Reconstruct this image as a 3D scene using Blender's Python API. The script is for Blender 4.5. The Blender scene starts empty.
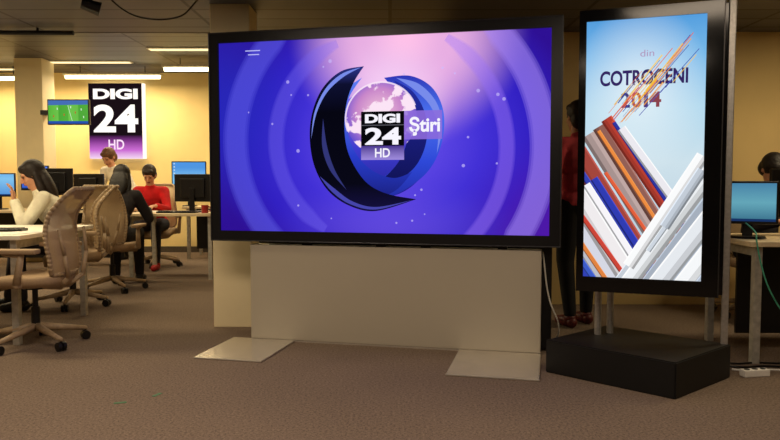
import bpy, bmesh, math, random
from mathutils import Vector, Matrix, Euler
random.seed(4)
scene = bpy.context.scene
scene.view_settings.view_transform = 'Standard'
COL = scene.collection
R = math.radians

# ---------------------------------------------------------------- materials
def lin(c):
    out = []
    for v in c[:3]:
        v = v / 255.0
        out.append(v / 12.92 if v <= 0.04045 else ((v + 0.055) / 1.055) ** 2.4)
    return (*out, 1.0)

MATS = {}
def mat(name, col, rough=0.6, metal=0.0, noise=0.06, scale=30.0, bump=0.0, spec=0.4):
    if name in MATS: return MATS[name]
    m = bpy.data.materials.new(name); m.use_nodes = True
    nt = m.node_tree; b = nt.nodes['Principled BSDF']
    b.inputs['Roughness'].default_value = rough
    b.inputs['Metallic'].default_value = metal
    b.inputs['Specular IOR Level'].default_value = spec
    tc = nt.nodes.new('ShaderNodeTexCoord')
    n = nt.nodes.new('ShaderNodeTexNoise'); n.inputs['Scale'].default_value = scale
    n.inputs['Detail'].default_value = 4
    nt.links.new(tc.outputs['Object'], n.inputs['Vector'])
    r = nt.nodes.new('ShaderNodeValToRGB')
    c = lin(col)
    r.color_ramp.elements[0].color = (c[0]*(1-noise*3), c[1]*(1-noise*3), c[2]*(1-noise*3), 1)
    r.color_ramp.elements[1].color = (min(1, c[0]*(1+noise*3)), min(1, c[1]*(1+noise*3)), min(1, c[2]*(1+noise*3)), 1)
    r.color_ramp.elements[0].position = 0.3; r.color_ramp.elements[1].position = 0.7
    nt.links.new(n.outputs['Fac'], r.inputs['Fac'])
    nt.links.new(r.outputs['Color'], b.inputs['Base Color'])
    if bump:
        bp = nt.nodes.new('ShaderNodeBump'); bp.inputs['Strength'].default_value = bump
        bp.inputs['Distance'].default_value = 0.01
        nt.links.new(n.outputs['Fac'], bp.inputs['Height'])
        nt.links.new(bp.outputs['Normal'], b.inputs['Normal'])
    MATS[name] = m
    return m

def em(name, col, strength=1.0, alpha=1.0):
    if name in MATS: return MATS[name]
    m = bpy.data.materials.new(name); m.use_nodes = True
    nt = m.node_tree; nt.nodes.clear()
    o = nt.nodes.new('ShaderNodeOutputMaterial')
    e = nt.nodes.new('ShaderNodeEmission')
    e.inputs['Color'].default_value = lin(col); e.inputs['Strength'].default_value = strength
    if alpha < 1:
        t = nt.nodes.new('ShaderNodeBsdfTransparent'); mx = nt.nodes.new('ShaderNodeMixShader')
        mx.inputs[0].default_value = alpha
        nt.links.new(t.outputs[0], mx.inputs[1]); nt.links.new(e.outputs[0], mx.inputs[2])
        nt.links.new(mx.outputs[0], o.inputs['Surface'])
    else:
        nt.links.new(e.outputs[0], o.inputs['Surface'])
    MATS[name] = m
    return m

def em_grad(name, stops, axis, a, b_, strength=1.0):
    """emission gradient along an object axis between coordinates a and b"""
    m = bpy.data.materials.new(name); m.use_nodes = True
    nt = m.node_tree; nt.nodes.clear(); L = nt.links.new
    o = nt.nodes.new('ShaderNodeOutputMaterial'); e = nt.nodes.new('ShaderNodeEmission'); e.inputs[1].default_value = strength
    tc = nt.nodes.new('ShaderNodeTexCoord'); sp = nt.nodes.new('ShaderNodeSeparateXYZ'); L(tc.outputs['Object'], sp.inputs[0])
    mr = nt.nodes.new('ShaderNodeMapRange'); mr.inputs[1].default_value = a; mr.inputs[2].default_value = b_
    L(sp.outputs[axis], mr.inputs[0]); rp = nt.nodes.new('ShaderNodeValToRGB'); cr = rp.color_ramp
    cr.elements[0].position = stops[0][0]; cr.elements[0].color = lin(stops[0][1])
    cr.elements[1].position = stops[-1][0]; cr.elements[1].color = lin(stops[-1][1])
    for p, c_ in stops[1:-1]:
        q = cr.elements.new(p); q.color = lin(c_)
    L(mr.outputs[0], rp.inputs[0]); L(rp.outputs[0], e.inputs[0]); L(e.outputs[0], o.inputs[0])
    return m

# ---------------------------------------------------------------- object helpers
def link(name, me, m=None, parent=None, smooth=False):
    o = bpy.data.objects.new(name, me); COL.objects.link(o)
    if m is not None:
        me.materials.clear(); me.materials.append(m)
    if smooth:
        for p in me.polygons: p.use_smooth = True
    if parent is not None: o.parent = parent
    return o

def empty(name, loc, rotz=0.0, label='', category='', group=None):
    o = bpy.data.objects.new(name, None); COL.objects.link(o)
    o.empty_display_size = 0.1
    o.location = loc; o.rotation_euler = (0, 0, rotz)
    o['label'] = label; o['category'] = category
    if group: o['group'] = group
    return o

def tag(o, label, category, group=None):
    o['label'] = label; o['category'] = category
    if group: o['group'] = group
    return o

def bm_box(bm, lo, hi):
    vs = []
    for x in (lo[0], hi[0]):
        for y in (lo[1], hi[1]):
            for z in (lo[2], hi[2]):
                vs.append(bm.verts.new((x, y, z)))
    idx = [(0,1,3,2),(4,6,7,5),(0,4,5,1),(2,3,7,6),(0,2,6,4),(1,5,7,3)]
    return vs, [bm.faces.new([vs[i] for i in f]) for f in idx]

def box(name, lo, hi, m, parent=None, bev=0.0, seg=2):
    bm = bmesh.new(); bm_box(bm, lo, hi)
    if bev: bmesh.ops.bevel(bm, geom=bm.edges[:], offset=bev, segments=seg, profile=0.6, affect='EDGES')
    bmesh.ops.recalc_face_normals(bm, faces=bm.faces[:])
    me = bpy.data.meshes.new(name); bm.to_mesh(me); bm.free()
    return link(name, me, m, parent)

def bm_cone(bm, p0, p1, r0, r1, n=14, caps=True):
    p0 = Vector(p0); p1 = Vector(p1); d = (p1 - p0)
    if d.length < 1e-6: return
    q = Vector((0, 0, 1)).rotation_difference(d.normalized())
    a = []; b = []
    for i in range(n):
        t = 2*math.pi*i/n; v = Vector((math.cos(t), math.sin(t), 0))
        a.append(bm.verts.new(p0 + q @ (v*r0))); b.append(bm.verts.new(p1 + q @ (v*r1)))
    for i in range(n):
        j = (i+1) % n; bm.faces.new((a[i], a[j], b[j], b[i]))
    if caps:
        bm.faces.new(a[::-1]); bm.faces.new(b)

def bm_ell(bm, c, r, rot=None, u=16, v=10):
    mtx = Matrix.Translation(Vector(c)) @ (rot.to_4x4() if rot is not None else Matrix()) @ Matrix.Diagonal((*r, 1))
    bmesh.ops.create_uvsphere(bm, u_segments=u, v_segments=v, radius=1.0, matrix=mtx)

def bm_cap(bm, p0, p1, r0, r1, n=14):
    bm_cone(bm, p0, p1, r0, r1, n)
    bm_ell(bm, p0, (r0,)*3, u=12, v=8); bm_ell(bm, p1, (r1,)*3, u=12, v=8)

def rods(name, segs, m, parent=None, n=14, smooth=True):
    bm = bmesh.new()
    for s in segs: bm_cone(bm, s[0], s[1], s[2], s[3] if len(s) > 3 else s[2], n)
    bmesh.ops.recalc_face_normals(bm, faces=bm.faces[:])
    me = bpy.data.meshes.new(name); bm.to_mesh(me); bm.free()
    return link(name, me, m, parent)

def poly(name, polys, m, parent=None, y=0.0):
    """flat polygons in the local XZ plane"""
    bm = bmesh.new()
    for p in polys:
        if len(p) < 3: continue
        vs = [bm.verts.new((a, y, b)) for a, b in p]
        try: bm.faces.new(vs)
        except Exception: pass
    bm.normal_update()
    if any(len(p) > 12 for p in polys): bmesh.ops.triangulate(bm, faces=bm.faces[:], ngon_method='EAR_CLIP')
    me = bpy.data.meshes.new(name); bm.to_mesh(me); bm.free()
    return link(name, me, m, parent)

def text_fit(name, s, x0, z0, x1, z1, m, parent, y=0.0, bold=0.0, shear=0.0):
    cu = bpy.data.curves.new(name, 'FONT'); cu.body = s; cu.size = 1.0; cu.offset = bold; cu.shear = shear
    o = bpy.data.objects.new(name, cu); COL.objects.link(o)
    dg = bpy.context.evaluated_depsgraph_get(); dg.update()
    me = bpy.data.meshes.new_from_object(o.evaluated_get(dg))
    bpy.data.objects.remove(o)
    xs = [v.co.x for v in me.vertices]; ys = [v.co.y for v in me.vertices]
    ax, bx, ay, by = min(xs), max(xs), min(ys), max(ys)
    for v in me.vertices:
        x = x0 + (v.co.x-ax)/(bx-ax)*(x1-x0); z = z0 + (v.co.y-ay)/(by-ay)*(z1-z0)
        v.co = (x, y, z)
    return link(name, me, m, parent)

def curve_tube(name, pts, r, m, parent=None):
    cu = bpy.data.curves.new(name, 'CURVE'); cu.dimensions = '3D'; cu.bevel_depth = r; cu.bevel_resolution = 3
    sp = cu.splines.new('NURBS'); sp.points.add(len(pts)-1)
    for i, p in enumerate(pts): sp.points[i].co = (*p, 1)
    sp.use_endpoint_u = True; sp.order_u = 3
    o = bpy.data.objects.new(name, cu); COL.objects.link(o)
    dg = bpy.context.evaluated_depsgraph_get(); dg.update()
    me = bpy.data.meshes.new_from_object(o.evaluated_get(dg))
    bpy.data.objects.remove(o)
    return link(name, me, m, parent, smooth=True)

def copy_thing(root, loc, rotz, label=None):
    def rec(o, par):
        c = o.copy(); COL.objects.link(c)
        if par is not None: c.parent = par
        for ch in list(o.children): rec(ch, c)
        return c
    n = rec(root, None)
    n.location = loc; n.rotation_euler = (0, 0, rotz)
    if label: n['label'] = label
    return n

# ---------------------------------------------------------------- shared materials
M_black = mat('black_plastic', (17, 16, 18), 0.35, noise=0.03)
M_bezel = mat('bezel_black', (26, 26, 29), 0.3, noise=0.02)
M_satin = mat('plinth_black', (9, 8, 9), 0.55, noise=0.05)
M_alu = mat('brushed_aluminium', (176, 172, 166), 0.38, 0.7, noise=0.04, scale=60)
M_panel = mat('pedestal_grey', (184, 175, 158), 0.42, 0.1, noise=0.004, scale=3)
M_plate = mat('steel_plate', (222, 216, 204), 0.26, 0.7, noise=0.02, scale=8)
M_white = mat('desk_white', (245, 238, 222), 0.45, noise=0.01)
M_wood = mat('desk_light_wood', (220, 198, 160), 0.5, noise=0.05, scale=12)
M_leg = mat('desk_leg_grey', (190, 186, 176), 0.4, 0.4)
M_taupe2 = mat('chair_frame_taupe', (166, 142, 112), 0.45)
M_seat = mat('chair_seat_beige', (164, 138, 108), 0.75, noise=0.04, scale=220, bump=0.15)
M_taupe = mat('chair_mesh_beige', (184, 158, 124), 0.7, noise=0.04, scale=220)
M_taupe.node_tree.nodes['Principled BSDF'].inputs['Alpha'].default_value = 0.9
M_paper = mat('paper_white', (235, 232, 225), 0.8, noise=0.01)
M_gloss = mat('casing_gloss_black', (9, 9, 11), 0.12, noise=0.01)

# ---------------------------------------------------------------- room
def struct(o):
    o['kind'] = 'structure'; return o

carpet = bpy.data.materials.new('carpet'); carpet.use_nodes = True
nt = carpet.node_tree; b = nt.nodes['Principled BSDF']; b.inputs['Roughness'].default_value = 0.95
b.inputs['Specular IOR Level'].default_value = 0.1
tc = nt.nodes.new('ShaderNodeTexCoord')
n1 = nt.nodes.new('ShaderNodeTexNoise'); n1.inputs['Scale'].default_value = 80; n1.inputs['Detail'].default_value = 8; n1.inputs['Roughness'].default_value = 0.8
n2 = nt.nodes.new('ShaderNodeTexNoise'); n2.inputs['Scale'].default_value = 0.9
r1 = nt.nodes.new('ShaderNodeValToRGB')
r1.color_ramp.elements[0].position = 0.36; r1.color_ramp.elements[0].color = lin((88, 75, 66))
r1.color_ramp.elements[1].position = 0.64; r1.color_ramp.elements[1].color = lin((158, 138, 121))
mx = nt.nodes.new('ShaderNodeMix'); mx.data_type = 'RGBA'; mx.blend_type = 'MULTIPLY'; mx.inputs[0].default_value = 0.35
bp = nt.nodes.new('ShaderNodeBump'); bp.inputs['Strength'].default_value = 0.4; bp.inputs['Distance'].default_value = 0.008
nt.links.new(tc.outputs['Object'], n1.inputs['Vector']); nt.links.new(tc.outputs['Object'], n2.inputs['Vector'])
nt.links.new(n1.outputs['Fac'], r1.inputs['Fac']); nt.links.new(r1.outputs['Color'], mx.inputs[6])
nt.links.new(n2.outputs['Fac'], mx.inputs[7]); nt.links.new(mx.outputs[2], b.inputs['Base Color'])
nt.links.new(n1.outputs['Fac'], bp.inputs['Height']); nt.links.new(bp.outputs['Normal'], b.inputs['Normal'])

slat = bpy.data.materials.new('ceiling_panels'); slat.use_nodes = True
nt = slat.node_tree; b = nt.nodes['Principled BSDF']; b.inputs['Roughness'].default_value = 0.5; b.inputs['Metallic'].default_value = 0.1
tc = nt.nodes.new('ShaderNodeTexCoord')
w = nt.nodes.new('ShaderNodeTexBrick'); w.inputs['Scale'].default_value = 1.0; w.inputs['Brick Width'].default_value = 1.5; w.inputs['Row Height'].default_value = 0.3
w.inputs['Mortar Size'].default_value = 0.014; w.offset = 0.0
w.inputs['Color1'].default_value = lin((74, 74, 80)); w.inputs['Color2'].default_value = lin((90, 90, 96)); w.inputs['Mortar'].default_value = lin((18, 16, 16))
nt.links.new(tc.outputs['Object'], w.inputs['Vector']); nt.links.new(w.outputs['Color'], b.inputs['Base Color'])

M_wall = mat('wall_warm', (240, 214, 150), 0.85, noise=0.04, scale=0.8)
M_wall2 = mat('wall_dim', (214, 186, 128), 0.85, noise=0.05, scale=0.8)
M_wallf = mat('wall_dark', (80, 70, 60), 0.9)
M_col = mat('column_cream', (236, 220, 180), 0.7, noise=0.015, scale=4)

struct(box('floor', (-7, -2, -0.1), (5.5, 10.8, 0), carpet))
struct(box('ceiling', (-7, 6.2, 2.75), (0.5, 10.8, 2.85), slat))
struct(box('ceiling', (-7, -2, 2.40), (5.5, 6.2, 2.50), slat))
struct(box('trim_1', (-7, 6.2, 2.40), (0.5, 6.24, 2.75), mat('fascia', (60, 54, 46), 0.8)))
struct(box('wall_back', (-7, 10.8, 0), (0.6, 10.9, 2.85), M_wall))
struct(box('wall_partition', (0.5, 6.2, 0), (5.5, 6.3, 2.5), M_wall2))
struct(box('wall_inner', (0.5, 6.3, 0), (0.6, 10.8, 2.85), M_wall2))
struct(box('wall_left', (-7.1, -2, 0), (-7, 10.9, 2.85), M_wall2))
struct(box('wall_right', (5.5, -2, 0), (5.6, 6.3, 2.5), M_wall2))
struct(box('wall_front', (-7, -2.1, 0), (5.5, -2, 2.5), M_wallf))
struct(box('baseboard_back', (-7, 10.78, 0), (0.5, 10.8, 0.09), M_wallf))

c = box('column', (-1.325, 5.22, 0), (-1.035, 5.52, 2.40), M_col, bev=0.006)
struct(c)
tag(c, 'square cream painted structural column beside the big screen', 'column')
c = box('column', (-5.05, 9.5, 0), (-4.68, 9.85, 2.75), M_col, bev=0.006)
struct(c)
tag(c, 'square cream column carrying a small television', 'column')

# ---------------------------------------------------------------- big landscape display
D = empty('display_screen', (0, 4.59, 0), R(-13), 'large black-framed landscape plasma screen on a grey metal pedestal', 'screen')
fx0, fx1, fz0, fz1, fy = -1.266, 1.088, 0.691, 2.105, -0.03
bz = 0.068
bm = bmesh.new()
bm_box(bm, (fx0, fy, fz0), (fx0+bz, fy+0.09, fz1)); bm_box(bm, (fx1-bz, fy, fz0), (fx1, fy+0.09, fz1))
bm_box(bm, (fx0+bz, fy, fz1-bz), (fx1-bz, fy+0.09, fz1)); bm_box(bm, (fx0+bz, fy, fz0), (fx1-bz, fy+0.09, fz0+bz))
bm_box(bm, (fx0+bz, fy+0.02, fz0+bz), (fx1-bz, fy+0.09, fz1-bz))
me = bpy.data.meshes.new('frame'); bm.to_mesh(me); bm.free()
link('frame', me, M_bezel, D)
rods('frame_trim', [((fx0, fy-0.001, fz0), (fx1, fy-0.001, fz0), 0.004), ((fx0, fy-0.001, fz1), (fx1, fy-0.001, fz1), 0.004),
                    ((fx0, fy-0.001, fz0), (fx0, fy-0.001, fz1), 0.004), ((fx1, fy-0.001, fz0), (fx1, fy-0.001, fz1), 0.004)],
     mat('trim_grey', (70, 70, 74), 0.3, 0.5), D)
box('rear_housing', (fx0+0.12, 0.06, fz0+0.1), (fx1-0.12, 0.12, fz1-0.12), M_black, D, bev=0.01)
box('pedestal', (-0.99, 0.0, 0.012), (0.975, 0.12, 0.664), M_panel, D, bev=0.004)
box('pedestal_back', (-0.90, 0.12, 0.012), (1.04, 0.30, 0.70), M_black, D)
for xx in (-0.62, -0.1, 0.2, 0.7):
    box('bracket', (xx, 0.02, 0.655), (xx+0.06, 0.06, 0.70), M_black, D)
for (a, b_, f) in ((-1.12, -0.67, -0.57), (0.46, 0.98, -0.60)):
    box('base_plate', (a, f, 0.0), (b_, -0.001, 0.012), M_plate, D, bev=0.003, seg=1)
box('base_plate', (-0.9, 0.0, 0.0), (0.9, 0.42, 0.012), M_plate, D)

def screen_mat():
    m = bpy.data.materials.new('screen_violet'); m.use_nodes = True
    nt = m.node_tree; nt.nodes.clear(); L = nt.links.new
    out = nt.nodes.new('ShaderNodeOutputMaterial'); e = nt.nodes.new('ShaderNodeEmission'); e.inputs['Strength'].default_value = 1.0
    tc = nt.nodes.new('ShaderNodeTexCoord')
    def radial(cx, cz, sx, sz):
        mp = nt.nodes.new('ShaderNodeMapping'); mp.vector_type = 'POINT'
        mp.inputs['Location'].default_value = (-cx*sx, 0, -cz*sz); mp.inputs['Scale'].default_value = (sx, 0, sz)
        L(tc.outputs['Object'], mp.inputs['Vector'])
        v = nt.nodes.new('ShaderNodeVectorMath'); v.operation = 'LENGTH'; L(mp.outputs[0], v.inputs[0])
        return v.outputs['Value']
    def ramp(src, stops, interp='LINEAR'):
        rp = nt.nodes.new('ShaderNodeValToRGB'); cr = rp.color_ramp; cr.interpolation = interp
        cr.elements[0].position = stops[0][0]; cr.elements[0].color = stops[0][1]
        cr.elements[1].position = stops[-1][0]; cr.elements[1].color = stops[-1][1]
        for p, c_ in stops[1:-1]:
            q = cr.elements.new(p); q.color = c_
        L(src, rp.inputs[0]); return rp.outputs[0]
    def mixc(fac, a, col):
        mx = nt.nodes.new('ShaderNodeMix'); mx.data_type = 'RGBA'; L(fac, mx.inputs[0]); L(a, mx.inputs[6]); mx.inputs[7].default_value = lin(col); return mx.outputs[2]
    g = lambda v: (v, v, v, 1)
    base = ramp(radial(-0.02, 1.36, 0.80, 1.0), [(0, lin((130, 100, 236))), (0.28, lin((90, 68, 226))), (0.50, lin((66, 48, 214))), (0.74, lin((50, 32, 194))), (1.0, lin((46, 16, 148)))])
    c1 = mixc(ramp(radial(-1.2, 1.6, 1.0, 0.9), [(0, g(0.8)), (0.8, g(0))], 'EASE'), base, (38, 42, 190))
    c2 = mixc(ramp(radial(1.1, 0.75, 1.2, 1.2), [(0, g(0.8)), (0.9, g(0))], 'EASE'), c1, (84, 26, 172))
    c3 = mixc(ramp(radial(0.10, 2.02, 1.05, 1.15), [(0, g(1.0)), (0.3, g(0.8)), (0.85, g(0))], 'EASE'), c2, (255, 192, 232))
    c4 = mixc(ramp(radial(0.02, 1.62, 1.9, 1.8), [(0, g(0.95)), (0.85, g(0))], 'EASE'), c3, (248, 212, 248))
    c5 = mixc(ramp(radial(0.0, 0.80, 1.0, 2.6), [(0, g(0.35)), (0.9, g(0))], 'EASE'), c4, (130, 100, 236))
    L(c5, e.inputs['Color']); L(e.outputs[0], out.inputs['Surface'])
    return m
sx0, sx1, sz0, sz1 = fx0+bz, fx1-bz, fz0+bz, fz1-bz
S = poly('screen', [[(sx0, sz0), (sx1, sz0), (sx1, sz1), (sx0, sz1)]], screen_mat(), D, y=fy+0.015)
K = 0.0067
def A(px, py): return (-0.089 + (px-376)*K, 1.1 + (181-py)*0.00655)
def clip(p, x0, x1, z0, z1):
    def cut(pts, ins, inter):
        o = []
        for i in range(len(pts)):
            a, b_ = pts[i-1], pts[i]
            if ins(b_):
                if not ins(a): o.append(inter(a, b_))
                o.append(b_)
            elif ins(a): o.append(inter(a, b_))
        return o
    def ix(v, k):
        def f(a, b_):
            t = (v-a[k])/(b_[k]-a[k]); return (a[0]+t*(b_[0]-a[0]), a[1]+t*(b_[1]-a[1]))
        return f
    for ins, it in ((lambda q: q[0] >= x0, ix(x0, 0)), (lambda q: q[0] <= x1, ix(x1, 0)), (lambda q: q[1] >= z0, ix(z0, 1)), (lambda q: q[1] <= z1, ix(z1, 1))):
        if len(p) < 3: return []
        p = cut(p, ins, it)
    return p
def arc(cx, cy, r, a0, a1, w0, w1, n=40, taper=None, ry=1.0):
    out = []
    for i in range(n):
        pr = []
        for t in (i/n, (i+1)/n):
            an = R(a0 + (a1-a0)*t); k = taper(t) if taper else 1
            ra, rb = r - w0*k, r + w1*k
            pr.append(((cx+ra*math.cos(an), cy-ra*ry*math.sin(an)), (cx+rb*math.cos(an), cy-rb*ry*math.sin(an))))
        q = [A(*pr[0][0]), A(*pr[0][1]), A(*pr[1][1]), A(*pr[1][0])]
        q = clip(q, sx0, sx1, sz0, sz1)
        if len(q) >= 3: out.append(q)
    return out
def spline(pts, n=10):
    """closed smooth outline; a point given as (x, y, 1) is a sharp tip"""
    out = []; N = len(pts)
    for i in range(N):
        p1 = pts[i]; p2 = pts[(i+1) % N]; p0 = pts[i-1]; p3 = pts[(i+2) % N]
        if len(p1) > 2: p0 = p1
        if len(p2) > 2: p3 = p2
        for k in range(n):
            t = k/n; q = []
            for d in (0, 1):
                q.append(0.5*((2*p1[d])+(-p0[d]+p2[d])*t+(2*p0[d]-5*p1[d]+4*p2[d]-p3[d])*t*t+(-p0[d]+3*p1[d]-3*p2[d]+p3[d])*t**3))
            out.append(A(*q))
    return out
gy = fy + 0.0148
lay = [0]
def G(name, polys, m):
    lay[0] += 1
    return poly(name, polys, m, S, y=gy - 0.00024*lay[0])
def soft(cx, cy, r, a0, a1, w_, col, al, fs=(1.0, 0.85, 0.7)):
    for f in fs:
        G('arc_graphic', arc(cx, cy, r, a0, a1, w_*f, w_*f, n=50, taper=lambda t: min(1, 0.5+5*t, 0.5+5*(1-t))), em('soft_%d_%d_%d_%d' % (*col, int(al*100)), col, 1.0, al))
soft(372, 150, 164, -40, 50, 13, (168, 136, 254), 0.19)
soft(372, 150, 130, -56, 56, 8, (150, 112, 250), 0.15)
soft(376, 140, 148, 126, 234, 14, (104, 100, 246), 0.15)
soft(376, 140, 104, 112, 240, 9, (120, 104, 248), 0.11)
dotm = em('dot_pale', (205, 190, 255), 1.0, 0.55)
lay[0] += 1
for i in range(26):
    an = random.uniform(0, 6.28); rr = random.uniform(75, 150)
    x, y_ = 376+rr*math.cos(an), 140+min(84, rr*0.75)*math.sin(an)
    cx, cz = A(x, y_); q = random.uniform(0.005, 0.013)
    if sx0+.03 < cx < sx1-.03 and sz0+.03 < cz < sz1-.03:
        poly('light_dot', [[(cx+q*math.cos(k*0.785), cz+q*math.sin(k*0.785)) for k in range(8)]], dotm, S, y=gy-0.00024*lay[0])
GC = (381, 119); GR = 35.5
z_c = A(*GC)
def globe_mat():
    m = bpy.data.materials.new('globe'); m.use_nodes = True; nt = m.node_tree; nt.nodes.clear(); L = nt.links.new
    o = nt.nodes.new('ShaderNodeOutputMaterial'); e = nt.nodes.new('ShaderNodeEmission'); tc = nt.nodes.new('ShaderNodeTexCoord')
    mp = nt.nodes.new('ShaderNodeMapping'); s_ = 3.9
    mp.inputs['Location'].default_value = (-(z_c[0]-0.01)*s_, 0, -(z_c[1]+0.04)*s_); mp.inputs['Scale'].default_value = (s_, 0, s_)
    L(tc.outputs['Object'], mp.inputs[0]); v = nt.nodes.new('ShaderNodeVectorMath'); v.operation = 'LENGTH'; L(mp.outputs[0], v.inputs[0])
    rp = nt.nodes.new('ShaderNodeValToRGB'); cr = rp.color_ramp
    cr.elements[0].position = 0.1; cr.elements[0].color = lin((236, 184, 216)); cr.elements[1].position = 1.0; cr.elements[1].color = lin((96, 76, 204))
    q = cr.elements.new(0.6); q.color = lin((200, 134, 202)); q = cr.elements.new(0.85); q.color = lin((136, 98, 208))
    L(v.outputs['Value'], rp.inputs[0])
    nz = nt.nodes.new('ShaderNodeTexNoise'); nz.inputs['Scale'].default_value = 10; nz.inputs['Detail'].default_value = 6; L(tc.outputs['Object'], nz.inputs[0])
    r2 = nt.nodes.new('ShaderNodeValToRGB'); r2.color_ramp.elements[0].position = 0.50; r2.color_ramp.elements[1].position = 0.53; L(nz.outputs['Fac'], r2.inputs[0])
    mx = nt.nodes.new('ShaderNodeMix'); mx.data_type = 'RGBA'; L(r2.outputs[0], mx.inputs[0]); L(rp.outputs[0], mx.inputs[6]); mx.inputs[7].default_value = lin((252, 228, 246))
    L(mx.outputs[2], e.inputs[0]); L(e.outputs[0], o.inputs[0]); return m
NAVY = em_grad('swoosh_navy', [(0, (14, 14, 66)), (0.5, (24, 28, 116)), (1, (36, 46, 160))], 2, A(0, 200)[1], A(0, 84)[1])
EDGE = em('swoosh_edge', (120, 140, 235))
blue_grad = em_grad('swoosh_blue', [(0, (30, 30, 140)), (0.35, (46, 72, 216)), (0.7, (74, 112, 240)), (1, (44, 50, 180))], 2, A(0, 208)[1], A(0, 76)[1])
blue_in = em_grad('swoosh_inner', [(0, (24, 24, 110)), (0.4, (40, 60, 200)), (1, (90, 122, 242))], 2, A(0, 204)[1], A(0, 84)[1])
blk_grad = em_grad('swoosh_gloss', [(0, (20, 16, 60)), (0.18, (8, 8, 22)), (0.7, (6, 6, 18)), (0.9, (14, 16, 48)), (1, (40, 46, 124))], 2, A(0, 209)[1], A(0, 70)[1])
disc_g = em_grad('swoosh_disc', [(0, (30, 28, 140)), (0.5, (62, 60, 206)), (1, (120, 100, 230))], 2, A(0, 196)[1], A(0, 100)[1])
G('swoosh_graphic', arc(378, 144, 27, 0, 360, 27, 27, n=48), disc_g)
# broad blue lobe on the right closing around the globe
G('swoosh_graphic', [spline([(384, 79, 1), (410, 78), (431, 90), (442, 113), (441, 142), (430, 168), (409, 187), (382, 199), (350, 196, 1), (376, 182), (394, 168), (405, 150), (408, 128), (402, 102)])], blue_grad)
G('swoosh_graphic', [spline([(394, 82, 1), (412, 93), (424, 114), (426, 140), (417, 164), (399, 180), (374, 191), (350, 196, 1), (375, 184), (393, 169), (404, 151), (408, 128), (403, 102)])], NAVY)
G('swoosh_graphic', [spline([(396, 79.5, 1), (418, 86), (435, 104), (441, 128), (436, 154, 1), (437, 128), (429, 107), (413, 91)])], EDGE)
G('swoosh_graphic', [spline([(362, 78, 1), (348, 100), (347, 130), (356, 154), (373, 171), (394, 178), (412, 172, 1), (396, 190), (372, 199), (348, 190), (332, 166), (326, 132), (338, 96)])], blue_in)
G('globe_graphic', arc(*GC, GR/2, 0, 360, GR/2, GR/2, n=48), globe_mat())
G('globe_graphic', arc(*GC, GR+0.3, 20, 200, 0.8, 0.8), em('globe_rim', (252, 232, 250), 1, 0.8))
# solid black crescent
G('swoosh_graphic', [spline([(364, 67, 1), (341, 71), (322, 87), (311, 111), (308, 138), (313, 167), (327, 191), (349, 206), (376, 211), (416, 199, 1), (388, 194), (368, 184), (354, 166), (346, 146), (344, 122), (347, 100), (354, 82)])], blk_grad)
G('swoosh_graphic', [spline([(361, 68, 1), (341, 74), (324, 89), (313, 112), (309.5, 138, 1), (315, 113), (326, 92), (343, 77)])], EDGE)
G('swoosh_graphic', [spline([(322, 118, 1), (321, 146), (329, 170), (346, 190, 1), (334, 170), (326, 146)])], em('gloss_streak', (50, 54, 120)))
G('swoosh_graphic', [spline([(318, 176, 1), (331, 192), (350, 204.5), (376, 209.5), (412, 199.8, 1), (376, 207), (352, 201.5), (334, 189)])], em('swoosh_edge2', (70, 70, 170)))
# logo box
G('logo_panel', [[A(361, 112), A(404, 112), A(404, 160), A(361, 160)]], em('logo_black', (8, 8, 12)))
G('logo_panel', [[A(404, 112), A(441, 112), A(441, 140), A(404, 140)]], em('logo_purple', (140, 106, 220), 1, 0.85))
G('logo_panel', [[A(361, 146), A(404, 146), A(404, 160), A(361, 160)]], em_grad('logo_lilac', [(0, (160, 140, 222)), (1, (70, 50, 140))], 2, A(0, 160)[1], A(0, 146)[1]))
G('logo_panel', [[A(361, 125.2), A(404, 125.2), A(404, 126.0), A(361, 126.0)]], em('logo_grey', (90, 90, 100)))
WT = em('logo_white', (248, 246, 255))
ty = gy - 0.00024*(lay[0]+2)
def TX(s, x0, y0, x1, y1, m=WT, bold=0.0, parent=S, f=A, y=None, shear=0.0):
    a = f(x0, y1); b_ = f(x1, y0)
    return text_fit('screen_text', s, a[0], a[1], b_[0], b_[1], m, parent, ty if y is None else y, bold, shear)
TX('DIGI', 365, 114.5, 400, 123.5, bold=0.05)
TX('24', 365, 128, 401, 145, bold=0.035)
TX('HD', 375, 148.5, 390, 157.5, bold=0.02)
TX('Ştiri', 409, 118, 439, 136.5, bold=0.03)
G('menu_icon', [[A(240, 46.5), A(256, 46.5), A(256, 47.5), A(240, 47.5)]], em('icon', (190, 190, 250)))
G('menu_icon', [[A(243, 50.5), A(255, 50.5), A(255, 51.5), A(243, 51.5)]], em('icon', (190, 190, 250)))

# ---------------------------------------------------------------- portrait display
Pc = Vector((1.418, 3.872, 0)); Pyaw = R(-20)
Pd = empty('portrait_display', Pc, Pyaw, 'tall black-framed portrait screen mounted on silver posts above a black plinth', 'screen')
inv = (Matrix.Translation(Pc) @ Matrix.Rotation(Pyaw, 4, 'Z')).inverted()
hw = 0.372; pz0, pz1 = 0.470, 2.055
ix0, ix1, iz0, iz1 = -0.333, 0.286, 0.555, 1.992
bm = bmesh.new()
bm_box(bm, (-hw, 0, pz0), (ix0, 0.10, pz1)); bm_box(bm, (ix1, 0, pz0), (hw, 0.10, pz1))
bm_box(bm, (ix0, 0, iz1), (ix1, 0.10, pz1)); bm_box(bm, (ix0, 0, pz0), (ix1, 0.10, iz0))
bm_box(bm, (ix0, 0.02, iz0), (ix1, 0.10, iz1))
me = bpy.data.meshes.new('frame'); bm.to_mesh(me); bm.free(); link('frame', me, M_gloss, Pd)
box('rear_housing', (-0.28, 0.10, 0.6), (0.28, 0.2, 1.95), M_black, Pd, bev=0.01)
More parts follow.
